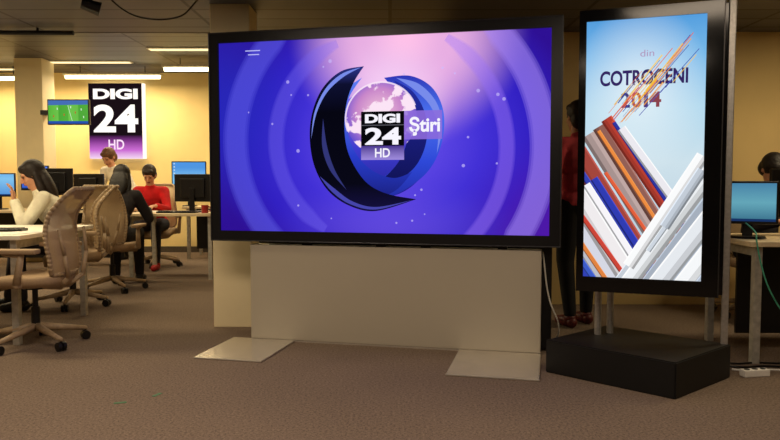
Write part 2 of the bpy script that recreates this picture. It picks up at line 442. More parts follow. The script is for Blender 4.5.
box('side_casing', (hw-0.05, 0.10, pz0), (hw+0.032, 0.26, pz1+0.01), M_gloss, Pd, bev=0.006)
box('edge_strip', (hw-0.003, -0.004, pz0), (hw+0.003, 0.0, pz1), mat('strip_grey', (60, 58, 58), 0.3, 0.6), Pd)
Aw = Vector((0.895, 3.98, 0)); Bw = Vector((1.435, 3.465, 0)); Cw = Vector((1.905, 3.865, 0)); Dw = Vector((1.365, 4.38, 0))
bm = bmesh.new()
lo = [bm.verts.new(inv @ p) for p in (Aw, Bw, Cw, Dw)]
hi = [bm.verts.new(inv @ (p+Vector((0, 0, 0.19)))) for p in (Aw, Bw, Cw, Dw)]
bm.faces.new(lo[::-1]); bm.faces.new(hi)
for i in range(4): bm.faces.new((lo[i], lo[(i+1) % 4], hi[(i+1) % 4], hi[i]))
bmesh.ops.bevel(bm, geom=bm.edges[:], offset=0.006, segments=2, affect='EDGES')
bmesh.ops.recalc_face_normals(bm, faces=bm.faces[:])
me = bpy.data.meshes.new('plinth'); bm.to_mesh(me); bm.free(); link('plinth', me, M_satin, Pd)
for p in ((1.235, 4.12), (1.32, 4.16)):
    q = inv @ Vector((p[0], p[1], 0))
    rods('post', [((q.x, q.y, 0.185), (q.x, q.y, 1.9), 0.020)], M_alu, Pd, n=20)
    box('bracket', (q.x-0.03, 0.17, 1.2), (q.x+0.03, max(0.22, q.y), 1.28), M_black, Pd)
q = inv @ Vector((1.872, 3.88, 0))
box('side_post', (q.x-0.018, q.y-0.018, 0.0), (q.x+0.018, q.y+0.018, 2.09), M_alu, Pd, bev=0.004)
box('side_bracket', (hw-0.04, 0.2, 1.9), (q.x, 0.25, 1.96), M_black, Pd)

def grad_mat():
    m = bpy.data.materials.new('screen_sky'); m.use_nodes = True
    nt = m.node_tree; nt.nodes.clear(); L = nt.links.new
    out = nt.nodes.new('ShaderNodeOutputMaterial'); e = nt.nodes.new('ShaderNodeEmission')
    tc = nt.nodes.new('ShaderNodeTexCoord'); sp = nt.nodes.new('ShaderNodeSeparateXYZ'); L(tc.outputs['Object'], sp.inputs[0])
    mr = nt.nodes.new('ShaderNodeMapRange'); mr.inputs[1].default_value = iz0; mr.inputs[2].default_value = iz1; L(sp.outputs[2], mr.inputs[0])
    rp = nt.nodes.new('ShaderNodeValToRGB'); cr = rp.color_ramp
    cr.elements[0].position = 0; cr.elements[0].color = lin((176, 196, 214)); cr.elements[1].position = 1; cr.elements[1].color = lin((84, 158, 222))
    for p, c_ in ((0.45, (206, 226, 236)), (0.66, (176, 216, 238)), (0.85, (120, 186, 234))):
        q = cr.elements.new(p); q.color = lin(c_)
    L(mr.outputs[0], rp.inputs[0])
    vl = nt.nodes.new('ShaderNodeVectorMath'); vl.operation = 'LENGTH'
    mp = nt.nodes.new('ShaderNodeMapping'); mp.inputs['Location'].default_value = (0.05*2.6, 0, -1.60*2.0); mp.inputs['Scale'].default_value = (2.6, 0, 2.0)
    L(tc.outputs['Object'], mp.inputs[0]); L(mp.outputs[0], vl.inputs[0])
    r2 = nt.nodes.new('ShaderNodeValToRGB'); r2.color_ramp.elements[0].color = (.85, .85, .85, 1); r2.color_ramp.elements[1].color = (0, 0, 0, 1); r2.color_ramp.elements[1].position = 0.95
    L(vl.outputs['Value'], r2.inputs[0])
    mx = nt.nodes.new('ShaderNodeMix'); mx.data_type = 'RGBA'; L(r2.outputs[0], mx.inputs[0]); L(rp.outputs[0], mx.inputs[6]); mx.inputs[7].default_value = lin((236, 246, 250))
    L(mx.outputs[2], e.inputs[0]); L(e.outputs[0], out.inputs[0])
    return m
PS = poly('screen', [[(ix0, iz0), (ix1, iz0), (ix1, iz1), (ix0, iz1)]], grad_mat(), Pd, y=0.012)
def B(px, py): return (ix0 + (px-584)/121*(ix1-ix0), iz1 - (py-21)/257*(iz1-iz0))
pl = [0]
def strip(x0, y0, x1, y1, w_, col, off=0.0):
    pl[0] += 1
    a = Vector(B(x0, y0)); c_ = Vector(B(x1, y1)); d = (c_-a).normalized(); nn = Vector((-d.y, d.x))
    u = 0.0053
    p = [tuple(a+nn*(off+w_/2)*u), tuple(a+nn*(off-w_/2)*u), tuple(c_+nn*(off-w_/2)*u), tuple(c_+nn*(off+w_/2)*u)]
    p = clip(p, ix0, ix1, iz0, iz1)
    if len(p) < 3: return
    poly('stripe', [p], em('stripe_%d_%d_%d' % col, col), PS, y=0.0118 - 0.00006*pl[0])
def beam(x0, y0, x1, y1, w_, col):
    d_ = tuple(int(v*0.66) for v in col); m_ = tuple(int(v*0.88) for v in col)
    l_ = tuple(min(255, int(v*1.10+16)) for v in col)
    strip(x0, y0, x1, y1, w_, col)
    if w_ > 9: strip(x0, y0, x1, y1, w_*0.32, m_, -w_*0.2)
    strip(x0, y0, x1, y1, min(3.5, w_*0.2), d_, -w_*0.5+min(3.5, w_*0.2)/2)
    strip(x0, y0, x1, y1, min(1.6, w_*0.12), l_, w_*0.46)
for t in [(560,206,664,356,26,(214,216,228)), (560,250,640,352,18,(50,66,182)), (556,276,624,350,16,(224,226,236)), (560,172,668,330,22,(240,236,238)),
          (566,196,650,304,5,(204,70,56)), (560,234,640,338,6,(62,92,200)), (562,218,650,336,5,(226,132,66)), (574,150,672,296,22,(164,70,60)), (578,168,660,282,6,(54,66,176)), (590,132,676,260,20,(192,168,164)),
          (598,126,678,246,13,(146,96,86)), (606,118,690,236,12,(184,64,50)), (598,130,676,244,4,(238,140,66)), (614,122,690,230,4,(46,54,160)),
          (622,128,694,222,9,(236,234,240)), (594,178,656,268,8,(48,60,178)), (586,184,640,262,8,(248,246,250)), (606,172,664,250,4,(226,96,60))]:
    beam(*t)
for t in [(606,304,724,138,9,(198,206,216)), (614,308,728,150,17,(238,241,244)), (628,312,732,168,9,(166,176,190)), (636,318,738,182,20,(230,234,239)), (650,322,738,204,8,(150,160,176)),
          (656,326,740,212,20,(246,248,250)), (668,330,742,230,10,(178,188,202)), (676,334,746,242,18,(238,241,244)), (688,336,746,258,9,(184,194,206)), (698,340,750,272,16,(42,72,202)), (712,342,750,292,11,(90,124,226)),
          (632,266,704,156,12,(250,251,252)), (652,250,700,180,5,(206,214,224)), (668,226,704,170,10,(196,205,216))]:
    beam(*t)
NV = em('title_navy', (52, 38, 98)); ty2 = 0.0118 - 0.00006*(pl[0]+2)
TX('din', 640, 52, 654, 58.5, em('title_faint', (176, 150, 190)), 0.0, PS, B, ty2)
TX('COTROCENI', 599, 71, 688, 86, NV, 0.030, PS, B, ty2)
for s_, a_, b_, cc in (('2', 621, 630.5, (66, 56, 120)), ('0', 632, 642, (190, 90, 66)), ('1', 644.5, 648.7, (80, 60, 124)), ('4', 650, 662, (140, 66, 76))):
    TX(s_, a_, 93, b_, 108, em('digit_%d' % cc[0], cc), 0.025, PS, B, ty2)
pl[0] += 4
pal = ((232,120,50),(244,196,70),(70,84,176),(226,96,60),(246,208,110),(60,70,160),(120,150,220),(240,160,60))
for k in range(56):
    ln = random.uniform(8, 34)
    x = 606+random.uniform(0, 68); y_ = 124-(x-608)*0.72+random.uniform(-18, 10)
    strip(x, y_, x+ln*0.66, y_-ln*0.76, random.choice((0.3, 0.45, 0.7, 1.1)), random.choice(pal))
for t in [(612,122,672,52,0.7,(226,96,60)), (622,122,690,44,0.9,(240,160,60)), (640,116,698,54,0.7,(70,84,176)), (630,96,662,58,1.3,(246,208,110)), (646,92,682,48,1.1,(244,196,70)), (632,112,688,50,0.6,(60,70,160))]:
    strip(*t)

# ---------------------------------------------------------------- cables and small floor things
c = curve_tube('cable', [(0.985, 4.5, 0.66), (0.985, 4.46, 0.6), (1.0, 4.44, 0.42), (1.03, 4.44, 0.30), (1.10, 4.5, 0.18), (1.12, 4.62, 0.03), (1.05, 4.75, 0.006)], 0.005, M_paper)
tag(c, 'thin white power cable hanging behind the big screen', 'cable')
c = curve_tube('cable', [(2.20, 4.32, 0.84), (2.18, 4.15, 0.80), (2.14, 4.08, 0.76), (2.16, 4.05, 0.60), (2.20, 4.03, 0.46), (2.30, 4.02, 0.30), (2.5, 3.98, 0.10), (2.8, 3.9, 0.006)], 0.0045, mat('cable_teal', (70, 160, 130), 0.5))
tag(c, 'thin teal network cable drooping from the desk to the floor', 'cable')
for k in range(3):
    c = curve_tube('cable', [(1.99, 4.02+0.08*k, 0.006), (2.07, 3.97+0.08*k, 0.006), (2.2, 4.02+0.08*k, 0.006), (2.35, 3.98+0.08*k, 0.006), (2.6, 4.02+0.08*k, 0.006)], 0.006, M_black if k else M_paper)
    tag(c, 'black power cable lying on the carpet' if k else 'white power cable lying on the carpet', 'cable')
T = empty('power_strip', (2.06, 3.90, 0), R(10), 'white power strip lying on the carpet beside the plinth', 'power strip')
box('strip_body', (-0.08, -0.025, 0), (0.08, 0.025, 0.04), M_paper, T, bev=0.006)
for k in range(3): rods('socket', [((-0.05+0.05*k, 0, 0.036), (-0.05+0.05*k, 0, 0.042), 0.016)], M_black, T)
for x, y_, a in ((-1.34, 3.42, 20), (-1.20, 3.55, 70)):
    o = box('floor_tape', (-0.03, -0.010, 0), (0.03, 0.010, 0.002), mat('tape_green', (56, 110, 70), 0.6)); o.location = (x, y_, 0); o.rotation_euler = (0, 0, R(a))
    tag(o, 'small scrap of green marking tape on the carpet', 'tape', 'green tape marks')

# ---------------------------------------------------------------- furniture
def desk(loc, w_, d_, label, top=M_wood, h=0.74, panel=False):
    r = empty('desk', loc, 0, label, 'desk')
    box('desktop', (0, 0, h-0.03), (w_, d_, h), top, r, bev=0.004)
    for x in (0.05, w_-0.09):
        for y_ in (0.04, d_-0.08):
            box('leg', (x, y_, 0), (x+0.045, y_+0.045, h-0.03), M_leg, r, bev=0.003)
    for x in (0.05, w_-0.09):
        box('side_rail', (x+0.01, 0.085, h-0.09), (x+0.035, d_-0.08, h-0.03), M_leg, r)
    if panel: box('modesty_panel', (0.1, d_*0.5-0.01, 0.12), (w_-0.1, d_*0.5+0.01, h-0.03), M_black, r)
    return r
desk((-4.6, 4.60, 0), 2.16, 1.15, 'white desk with papers and a keyboard on it', M_white)
desk((-2.95, 7.70, 0), 1.02, 0.88, 'light wood desk with grey legs and a computer monitor', M_wood)
desk((-1.90, 7.70, 0), 0.9, 0.88, 'light wood desk partly behind the column with a monitor', M_wood)
desk((-5.7, 8.55, 0), 2.4, 0.75, 'light wood desk with a row of monitors', M_wood, panel=True)
desk((-2.9, 9.75, 0), 2.2, 0.75, 'light wood desk near the back wall', M_wood, panel=True)
desk((2.13, 4.12, 0), 1.9, 0.72, 'light desk with dark front panel and monitors', M_wood, panel=True)

def monitor(loc, rotz, w_, h_, label, scr=None, z0=0.12):
    r = empty('computer_monitor', loc, rotz, label, 'monitor')
    box('monitor_housing', (-w_/2, 0, z0), (w_/2, 0.035, z0+h_), M_black, r, bev=0.006)
    box('monitor_back', (-w_/2+0.08, 0.03, z0+0.05), (w_/2-0.08, 0.06, z0+h_-0.05), M_black, r, bev=0.01)
    x0, x1, a0, a1 = -w_/2+0.014, w_/2-0.014, z0+0.018, z0+h_-0.014
    s_ = poly('monitor_screen', [[(x0, a0), (x1, a0), (x1, a1), (x0, a1)]], scr or M_bezel, r, y=-0.001)
    if scr is not None:
        poly('task_bar', [[(x0, a0), (x1, a0), (x1, a0+0.016), (x0, a0+0.016)]], em('task_bar', (24, 50, 96)), s_, y=-0.002)
        for k in range(4): poly('desktop_icon', [[(x0+0.015, a1-0.03-0.045*k), (x0+0.035, a1-0.03-0.045*k), (x0+0.035, a1-0.012-0.045*k), (x0+0.015, a1-0.012-0.045*k)]], em('desk_icon', (200, 220, 235)), s_, y=-0.002)
    box('monitor_neck', (-0.03, 0.05, 0.01), (0.03, 0.075, z0+h_*0.5), M_black, r, bev=0.004)
    bm = bmesh.new(); bm_cone(bm, (0, 0.05, 0), (0, 0.05, 0.014), 0.11, 0.10, 28)
    me = bpy.data.meshes.new('monitor_base'); bm.to_mesh(me); bm.free(); link('monitor_base', me, M_black, r)
    return r
SC1 = em_grad('desktop_teal', [(0, (50, 104, 134)), (0.45, (100, 166, 184)), (1, (60, 116, 160))], 2, 0.10, 0.38)
SC2 = em_grad('desktop_cyan', [(0, (70, 130, 210)), (0.6, (130, 196, 238)), (1, (80, 150, 225))], 2, 0.14, 0.55)
SC3 = em_grad('desktop_deep', [(0, (40, 70, 180)), (1, (76, 120, 225))], 2, 0.14, 0.45)
H = 0.74
BK = 'black computer monitor seen from behind on '
monitor((-2.28, 8.16, H), R(170), 0.46, 0.32, BK+'the wood desk')
monitor((-1.72, 8.12, H), R(184), 0.46, 0.32, BK+'the wood desk beside another')
monitor((-2.86, 9.98, H), R(8), 0.48, 0.36, 'black monitor with a glowing blue desktop near the back wall', SC2, 0.28)
monitor((-2.33, 9.98, H), R(0), 0.44, 0.34, 'black monitor with a pale blue desktop near the back wall', SC2, 0.26)
monitor((-3.76, 8.78, H), R(172), 0.40, 0.32, BK+'a desk row', None, 0.13)
monitor((-4.20, 8.85, H), R(184), 0.40, 0.34, BK+'a row of desks', None, 0.18)
monitor((-4.60, 9.08, H), R(10), 0.34, 0.32, 'black monitor with a blue desktop in a desk row', SC3, 0.24)
monitor((-4.96, 8.85, H), R(12), 0.42, 0.30, 'black monitor with a bright blue desktop beside the column', SC2, 0.16)
monitor((-5.44, 8.95, H), R(166), 0.46, 0.34, BK+'the desk row end', None, 0.2)
monitor((2.24, 4.38, H), R(-28), 0.34, 0.27, 'black monitor with a teal blue desktop on the panelled desk', SC1, 0.09)
monitor((2.74, 4.66, H), R(184), 0.46, 0.32, BK+'the panelled desk')

def keyboard(loc, rotz, label='black computer keyboard on a desk'):
    r = empty('keyboard', loc, rotz, label, 'keyboard')
    box('keyboard_body', (-0.22, -0.07, 0), (0.22, 0.07, 0.018), M_black, r, bev=0.004)
    bm = bmesh.new()
    for i in range(14):
        for j in range(4): bm_box(bm, (-0.205+i*0.0295, -0.055+j*0.029, 0.017), (-0.205+i*0.0295+0.024, -0.055+j*0.029+0.023, 0.024))
    me = bpy.data.meshes.new('keys'); bm.to_mesh(me); bm.free(); k = link('keys', me, mat('key_grey', (46, 46, 50), 0.5), r); k['kind'] = 'stuff'
keyboard((-2.85, 5.0, H), R(10)); keyboard((-2.4, 7.9, H), R(0)); keyboard((2.62, 4.22, H), R(-8))
for (x, y_, a) in ((-3.2, 4.8, 15), (-2.58, 4.84, -20), (-3.3, 5.3, 40), (-2.72, 8.25, 8), (-1.6, 7.86, 30)):
    o = box('paper_sheet', (-0.105, -0.148, 0), (0.105, 0.148, 0.003), M_paper); o.location = (x, y_, H); o.rotation_euler = (0, 0, R(a))
    tag(o, 'white sheet of paper lying on a desk', 'paper', 'sheets of paper on the desks')
def mug(loc, col, label):
    r = empty('mug', loc, 0, label, 'mug')
    bm = bmesh.new(); bm_cone(bm, (0, 0, 0), (0, 0, 0.09), 0.036, 0.04, 24)
    me = bpy.data.meshes.new('cup'); bm.to_mesh(me); bm.free(); link('cup', me, mat('mug_%d' % col[0], col, 0.3), r)
    curve_tube('handle', [(0.036, 0, 0.075), (0.065, 0, 0.07), (0.068, 0, 0.045), (0.06, 0, 0.02), (0.035, 0, 0.018)], 0.006, mat('mug_%d' % col[0], col, 0.3), r)
mug((-2.56, 5.35, H), (210, 205, 195), 'white coffee mug standing on the white desk')
mug((-2.08, 7.86, H), (150, 40, 40), 'red coffee mug standing on the wood desk')

# chair ------------------------------------------------------------
def build_chair(loc, rotz, label):
    r = empty('office_chair', loc, rotz, label, 'chair', 'beige office swivel chairs')
    bm = bmesh.new(); nx, ny = 14, 14; top = {}; bot = {}
    for i in range(nx+1):
        for j in range(ny+1):
            u = -1+2*i/nx; v = -1+2*j/ny
            x = 0.24*u*math.sqrt(1-0.32*v*v*abs(v)); y_ = 0.235*v*math.sqrt(1-0.22*u*u*abs(u))
            z = 0.485 - 0.045*max(0, v-0.45)**1.5*2.5 + 0.012*u*u - 0.006*(1-v*v)
            e_ = max(abs(u), abs(v)); z -= 0.03*max(0, e_-0.85)*4
            top[i, j] = bm.verts.new((x, y_, z)); bot[i, j] = bm.verts.new((x*0.96, y_*0.96, z-0.06))
    for i in range(nx):
        for j in range(ny):
            bm.faces.new((top[i,j], top[i+1,j], top[i+1,j+1], top[i,j+1])); bm.faces.new((bot[i,j], bot[i,j+1], bot[i+1,j+1], bot[i+1,j]))
    for i in range(nx):
        bm.faces.new((top[i,0], bot[i,0], bot[i+1,0], top[i+1,0])); bm.faces.new((top[i,ny], top[i+1,ny], bot[i+1,ny], bot[i,ny]))
        bm.faces.new((top[0,i], top[0,i+1], bot[0,i+1], bot[0,i])); bm.faces.new((top[nx,i], bot[nx,i], bot[nx,i+1], top[nx,i+1]))
    bmesh.ops.recalc_face_normals(bm, faces=bm.faces[:])
    me = bpy.data.meshes.new('seat'); bm.to_mesh(me); bm.free(); link('seat', me, M_seat, r, True)
    def bp_(u, t, off=0):
        hwid = 0.215 - 0.055*t - 0.02*math.cos(math.pi*min(1, t*2.2))*(1-t)
        if t > 0.90: hwid *= math.sqrt(max(0.02, 1-((t-0.90)/0.10)**2*0.35))
        if t < 0.10: hwid *= math.sqrt(max(0.02, 1-((0.10-t)/0.10)**2*0.3))
        x = hwid*u
        yb = -0.195 - 0.14*t - 0.05*math.cos(t*5.0) + 0.04*u*u - 0.14*max(0, t-0.72)
        z = 0.49 + 0.56*t
        return Vector((x, yb+off, z))
    bm = bmesh.new(); nu, nt_ = 14, 26; g = {}
    for i in range(nu+1):
        for j in range(nt_+1):
            g[i, j] = bm.verts.new(bp_(-1+2*i/nu, j/nt_))
    for i in range(nu):
        for j in range(nt_):
            bm.faces.new((g[i,j], g[i+1,j], g[i+1,j+1], g[i,j+1]))
    bm.normal_update()
    me = bpy.data.meshes.new('backrest'); bm.to_mesh(me); bm.free(); link('backrest', me, M_taupe, r, True)
    pts = [bp_(-1, j/20) for j in range(21)] + [bp_(u/6, 1) for u in range(-5, 6)] + [bp_(1, 1-j/20) for j in range(21)] + [bp_(-u/6, 0) for u in range(-5, 6)]
    bm = bmesh.new()
    for i in range(len(pts)): bm_cap(bm, pts[i], pts[(i+1) % len(pts)], 0.015, 0.015, 8)
    me = bpy.data.meshes.new('backrest_frame'); bm.to_mesh(me); bm.free(); link('backrest_frame', me, M_taupe2, r, True)
    for s_ in (-1, 1):
        sp_ = [(0, -0.02, 0.40), (s_*0.05, -0.2, 0.40), (s_*0.10, -0.28, 0.47), (s_*0.15, -0.285, 0.62), (s_*0.17, -0.26, 0.78)]
        bm = bmesh.new()
        for i in range(len(sp_)-1): bm_cap(bm, sp_[i], sp_[i+1], 0.022-0.003*i, 0.019-0.003*i, 10)
        me = bpy.data.meshes.new('back_support'); bm.to_mesh(me); bm.free(); link('back_support', me, M_taupe2, r, True)
        bm = bmesh.new()
        bm_cap(bm, (s_*0.16, -0.02, 0.42), (s_*0.27, -0.03, 0.44), 0.020, 0.020, 10)
        bm_cap(bm, (s_*0.27, -0.03, 0.44), (s_*0.28, -0.07, 0.63), 0.025, 0.020, 10)
        bm_cap(bm, (s_*0.28, -0.07, 0.63), (s_*0.28, 0.04, 0.64), 0.018, 0.015, 10)
        me = bpy.data.meshes.new('armrest'); bm.to_mesh(me); bm.free(); a = link('armrest', me, M_taupe2, r, True)
        box('arm_pad', (s_*0.28-0.04, -0.18, 0.64), (s_*0.28+0.04, 0.10, 0.672), M_seat, a, bev=0.012, seg=3)
    rods('gas_column', [((0, 0, 0.10), (0, 0, 0.26), 0.028, 0.028), ((0, 0, 0.26), (0, 0, 0.42), 0.018, 0.018), ((0, 0, 0.38), (0, 0, 0.43), 0.07, 0.10)], M_black, r, 18)
    for k in range(5):
        an = R(72*k+20); d = Vector((math.cos(an), math.sin(an), 0)); n_ = Vector((-d.y, d.x, 0))
        bm = bmesh.new(); bm_cap(bm, d*0.02+Vector((0, 0, 0.125)), d*0.31+Vector((0, 0, 0.078)), 0.027, 0.015, 10)
        me = bpy.data.meshes.new('base_leg'); bm.to_mesh(me); bm.free(); lg = link('base_leg', me, M_taupe2, r, True)
        p = d*0.31
        rods('caster', [(p-n_*0.026+Vector((0, 0, 0.03)), p-n_*0.006+Vector((0, 0, 0.03)), 0.03), (p+n_*0.006+Vector((0, 0, 0.03)), p+n_*0.026+Vector((0, 0, 0.03)), 0.03),
                        (p+Vector((0, 0, 0.03)), p+Vector((0, 0, 0.08)), 0.008)], M_black, lg, 16)
    return r
ch = build_chair((-2.38, 4.66, 0), R(88), 'empty beige mesh-back office swivel chair pulled up to the white desk')
copy_thing(ch, (-2.80, 7.02, 0), R(4), 'beige office swivel chair occupied by a person in black')
copy_thing(ch, (-2.80, 6.14, 0), R(118), 'beige office swivel chair occupied by a person in a white shirt')
copy_thing(ch, (-3.02, 9.05, 0), R(184), 'beige office swivel chair occupied by a person in red')

# ---------------------------------------------------------------- people
M_skin = mat('skin', (206, 150, 118), 0.55, noise=0.02)
def remesh(name, bm, vox, m, parent, smooth=2):
    me = bpy.data.meshes.new(name); bmesh.ops.recalc_face_normals(bm, faces=bm.faces[:]); bm.to_mesh(me); bm.free()
    o = bpy.data.objects.new(name, me); COL.objects.link(o)
    md = o.modifiers.new('r', 'REMESH'); md.mode = 'VOXEL'; md.voxel_size = vox
    sm = o.modifiers.new('s', 'SMOOTH'); sm.factor = 0.5; sm.iterations = smooth
    dg = bpy.context.evaluated_depsgraph_get(); dg.update()
    me2 = bpy.data.meshes.new_from_object(o.evaluated_get(dg))
    bpy.data.objects.remove(o)
    return link(name, me2, m, parent, True)

def ik(a, c_, l1, l2, pole):
    a = Vector(a); c_ = Vector(c_); d = c_-a; L_ = min(d.length, l1+l2-0.005); dn = d.normalized(); c2 = a+dn*L_
    x = (l1*l1-l2*l2+L_*L_)/(2*L_); h_ = math.sqrt(max(0, l1*l1-x*x))
    p = Vector(pole); p = (p-dn*p.dot(dn)).normalized()
    return a+dn*x+p*h_, c2

def person(loc, rotz, label, top_col, leg_col, hair_col, shoe_col, seated=True, lean=15, side=0, wr=None, hand_dir=None, head_yaw=0, head_pitch=0, long_hair=False, bun=False, vox=0.007, headshift=0):
    r = empty('person', loc, rotz, label, 'person')
    pz = 0.565 if seated else 0.93
    pel = Vector((0, 0, pz)); ld = Vector((math.sin(R(side)), math.sin(R(lean)), math.cos(R(lean)))).normalized()
    ch_ = pel+ld*0.30; nk = pel+ld*0.49; hd = nk+(ld*0.6+Vector((0, 0.12+headshift, 0.8))).normalized()*0.165
    srot = Vector((0, 0, 1)).rotation_difference(ld).to_matrix()
    hrot = Euler((R(-head_pitch), 0, R(head_yaw))).to_matrix()
    sh = {s_: nk+srot @ Vector((s_*0.165, 0, -0.05)) for s_ in (-1, 1)}
    if wr is None: wr = {-1: (-0.2, 0.05, pz-0.12), 1: (0.2, 0.05, pz-0.12)}
    if hand_dir is None: hand_dir = {-1: (0, 0.3, -1), 1: (0, 0.3, -1)}
    el = {}; wp = {}
    for s_ in (-1, 1):
        el[s_], wp[s_] = ik(sh[s_], wr[s_], 0.28, 0.25, (s_*0.5, -0.3, -1))
    hp = {s_: pel+Vector((s_*0.09, 0, -0.02)) for s_ in (-1, 1)}
    if seated:
        kn = {s_: Vector((s_*0.12, 0.42, 0.55)) for s_ in (-1, 1)}; an = {s_: Vector((s_*0.11, 0.44+0.05*s_, 0.09)) for s_ in (-1, 1)}
    else:
        kn = {s_: Vector((s_*0.10, 0.02, 0.50)) for s_ in (-1, 1)}; an = {s_: Vector((s_*0.10, -0.01+0.04*s_, 0.09)) for s_ in (-1, 1)}
    def torso(bm, e_=0.0):
        bm_ell(bm, pel, (0.165+e_, 0.115+e_, 0.12+e_*0.3))
        bm_ell(bm, pel+ld*0.15, (0.135+e_, 0.098+e_, 0.14+e_), srot)
        bm_ell(bm, ch_+ld*0.03, (0.158+e_, 0.108+e_, 0.17+e_), srot)
        bm_cap(bm, sh[-1], sh[1], 0.052+e_, 0.052+e_)
        bm_cap(bm, nk-ld*0.06, nk+ld*0.01, 0.075+e_*0.5, 0.055+e_*0.5)
    def arms(bm, e_=0.0):
        for s_ in (-1, 1):
            bm_cap(bm, sh[s_], el[s_], 0.052+e_, 0.040+e_)
            bm_cap(bm, el[s_], wp[s_].lerp(el[s_], 0.06 if e_ else 0), 0.040+e_, 0.027+e_)
    def legs(bm, e_=0.0):
        for s_ in (-1, 1):
            bm_cap(bm, hp[s_], kn[s_], 0.085+e_, 0.056+e_); bm_cap(bm, kn[s_], an[s_]+Vector((0, 0, 0.02 if e_ else 0)), 0.055+e_, 0.036+e_)
    bm = bmesh.new(); torso(bm); arms(bm); legs(bm)
    bm_cap(bm, nk-ld*0.03, hd-Vector((0, 0.0, 0.05)), 0.052, 0.050)
    def hv(v): return hd+hrot @ Vector(v)
    bm_ell(bm, hv((0, -0.005, 0.02)), (0.073, 0.092, 0.092), hrot); bm_ell(bm, hv((0, 0.022, -0.04)), (0.056, 0.066, 0.072), hrot)
    bm_ell(bm, hv((0, 0.062, -0.09)), (0.026, 0.022, 0.020), hrot)
    bm_cap(bm, hv((0, 0.086, 0.012)), hv((0, 0.108, -0.028)), 0.008, 0.014, 8)
    for s_ in (-1, 1):
        bm_ell(bm, hv((s_*0.073, -0.004, -0.008)), (0.010, 0.018, 0.030), hrot); bm_ell(bm, hv((s_*0.034, 0.06, -0.03)), (0.022, 0.022, 0.022), hrot)
        bm_ell(bm, hv((s_*0.03, 0.074, 0.024)), (0.024, 0.016, 0.010), hrot)
    bm_ell(bm, hv((0, 0.084, -0.056)), (0.024, 0.012, 0.011), hrot)
    for s_ in (-1, 1):
        d = Vector(hand_dir[s_]).normalized(); w_ = wp[s_]
        lat = d.cross(Vector((0, 0, 1)));  lat = lat.normalized() if lat.length > 0.2 else Vector((1, 0, 0))
        lat = lat*(1 if lat.x*s_ > 0 else -1); nrm = lat.cross(d).normalized()
        if nrm.z > 0: nrm = -nrm
        rm = Matrix((lat, d, nrm)).transposed()
        bm_ell(bm, w_+d*0.045, (0.040, 0.052, 0.017), rm)
        for k, (o_, ln) in enumerate(((-0.029, 0.066), (-0.010, 0.076), (0.010, 0.072), (0.028, 0.056))):
            p = w_+d*0.085+lat*o_; dd = d.copy()
            bm_cap(bm, w_+d*0.05+lat*o_*0.8, p, 0.011, 0.0098, 8)
            for q in range(3):
                dd = (dd+nrm*0.28).normalized(); p2 = p+dd*ln*(0.42, 0.33, 0.25)[q]
                bm_cap(bm, p, p2, 0.0095-0.0006*q, 0.009-0.0006*q, 8); p = p2
        tb = w_+d*0.03-lat*0.028; t1 = tb+(d*0.7-lat*0.75+nrm*0.2).normalized()*0.038
        bm_cap(bm, tb, t1, 0.013, 0.011, 8); bm_cap(bm, t1, t1+(d-lat*0.2+nrm*0.3).normalized()*0.03, 0.0105, 0.009, 8)
    for s_ in (-1, 1):
        bm_cap(bm, an[s_]+Vector((0, -0.02, -0.05)), an[s_]+Vector((0, 0.14, -0.06)), 0.032, 0.026)
        bm_cap(bm, an[s_], an[s_]+Vector((0, 0.0, -0.045)), 0.036, 0.036)
    remesh('body', bm, vox, M_skin, r)
    bm = bmesh.new(); torso(bm, 0.012); arms(bm, 0.012)
    remesh('top', bm, 0.010, mat('cloth_%d_%d_%d' % top_col, top_col, 0.85, noise=0.08, scale=9, bump=0.6), r, 3)
    bm = bmesh.new(); bm_ell(bm, pel-Vector((0, 0, 0.01)), (0.176, 0.126, 0.115)); legs(bm, 0.012)
    remesh('trousers', bm, 0.010, mat('cloth_%d_%d_%d' % leg_col, leg_col, 0.85, noise=0.05, scale=18), r, 3)
    for s_ in (-1, 1):
        bm = bmesh.new(); a_ = an[s_]
        bm_cap(bm, a_+Vector((0, -0.025, -0.048)), a_+Vector((0, 0.14, -0.053)), 0.041, 0.035); bm_ell(bm, a_+Vector((0, 0.06, -0.04)), (0.042, 0.08, 0.035))
        bm_ell(bm, a_+Vector((0, 0, -0.02)), (0.045, 0.05, 0.04))
        bmesh.ops.bisect_plane(bm, geom=bm.verts[:]+bm.edges[:]+bm.faces[:], plane_co=(0, 0, 0.001), plane_no=(0, 0, 1), clear_inner=True)
        me = bpy.data.meshes.new('shoe'); bm.to_mesh(me); bm.free(); link('shoe', me, mat('shoe_%d_%d_%d' % shoe_col, shoe_col, 0.5), r, True)
    bm = bmesh.new()
    bm_ell(bm, hv((0, -0.018, 0.034)), (0.088, 0.100, 0.098), hrot)
    bm_ell(bm, hv((0, -0.045, -0.02)), (0.082, 0.070, 0.085), hrot)
    bm_ell(bm, hv((0, 0.045, 0.072)), (0.068, 0.045, 0.038), hrot)
    if long_hair:
        for s_ in (-1, 1):
            bm_cap(bm, hv((s_*0.07, -0.02, 0.0)), hv((s_*0.085, -0.01, -0.12)), 0.026, 0.034)
            bm_cap(bm, hv((s_*0.085, -0.01, -0.12)), hv((s_*0.09, -0.02, -0.24)), 0.034, 0.020)
        bm_ell(bm, hv((0, -0.075, -0.12)), (0.095, 0.05, 0.17), hrot)
    if bun: bm_ell(bm, hv((0, -0.125, 0.05)), (0.04, 0.04, 0.04))
    remesh('hair', bm, 0.008, mat('hair_%d_%d_%d' % hair_col, hair_col, 0.55, noise=0.15, scale=60, bump=0.4), r, 2)
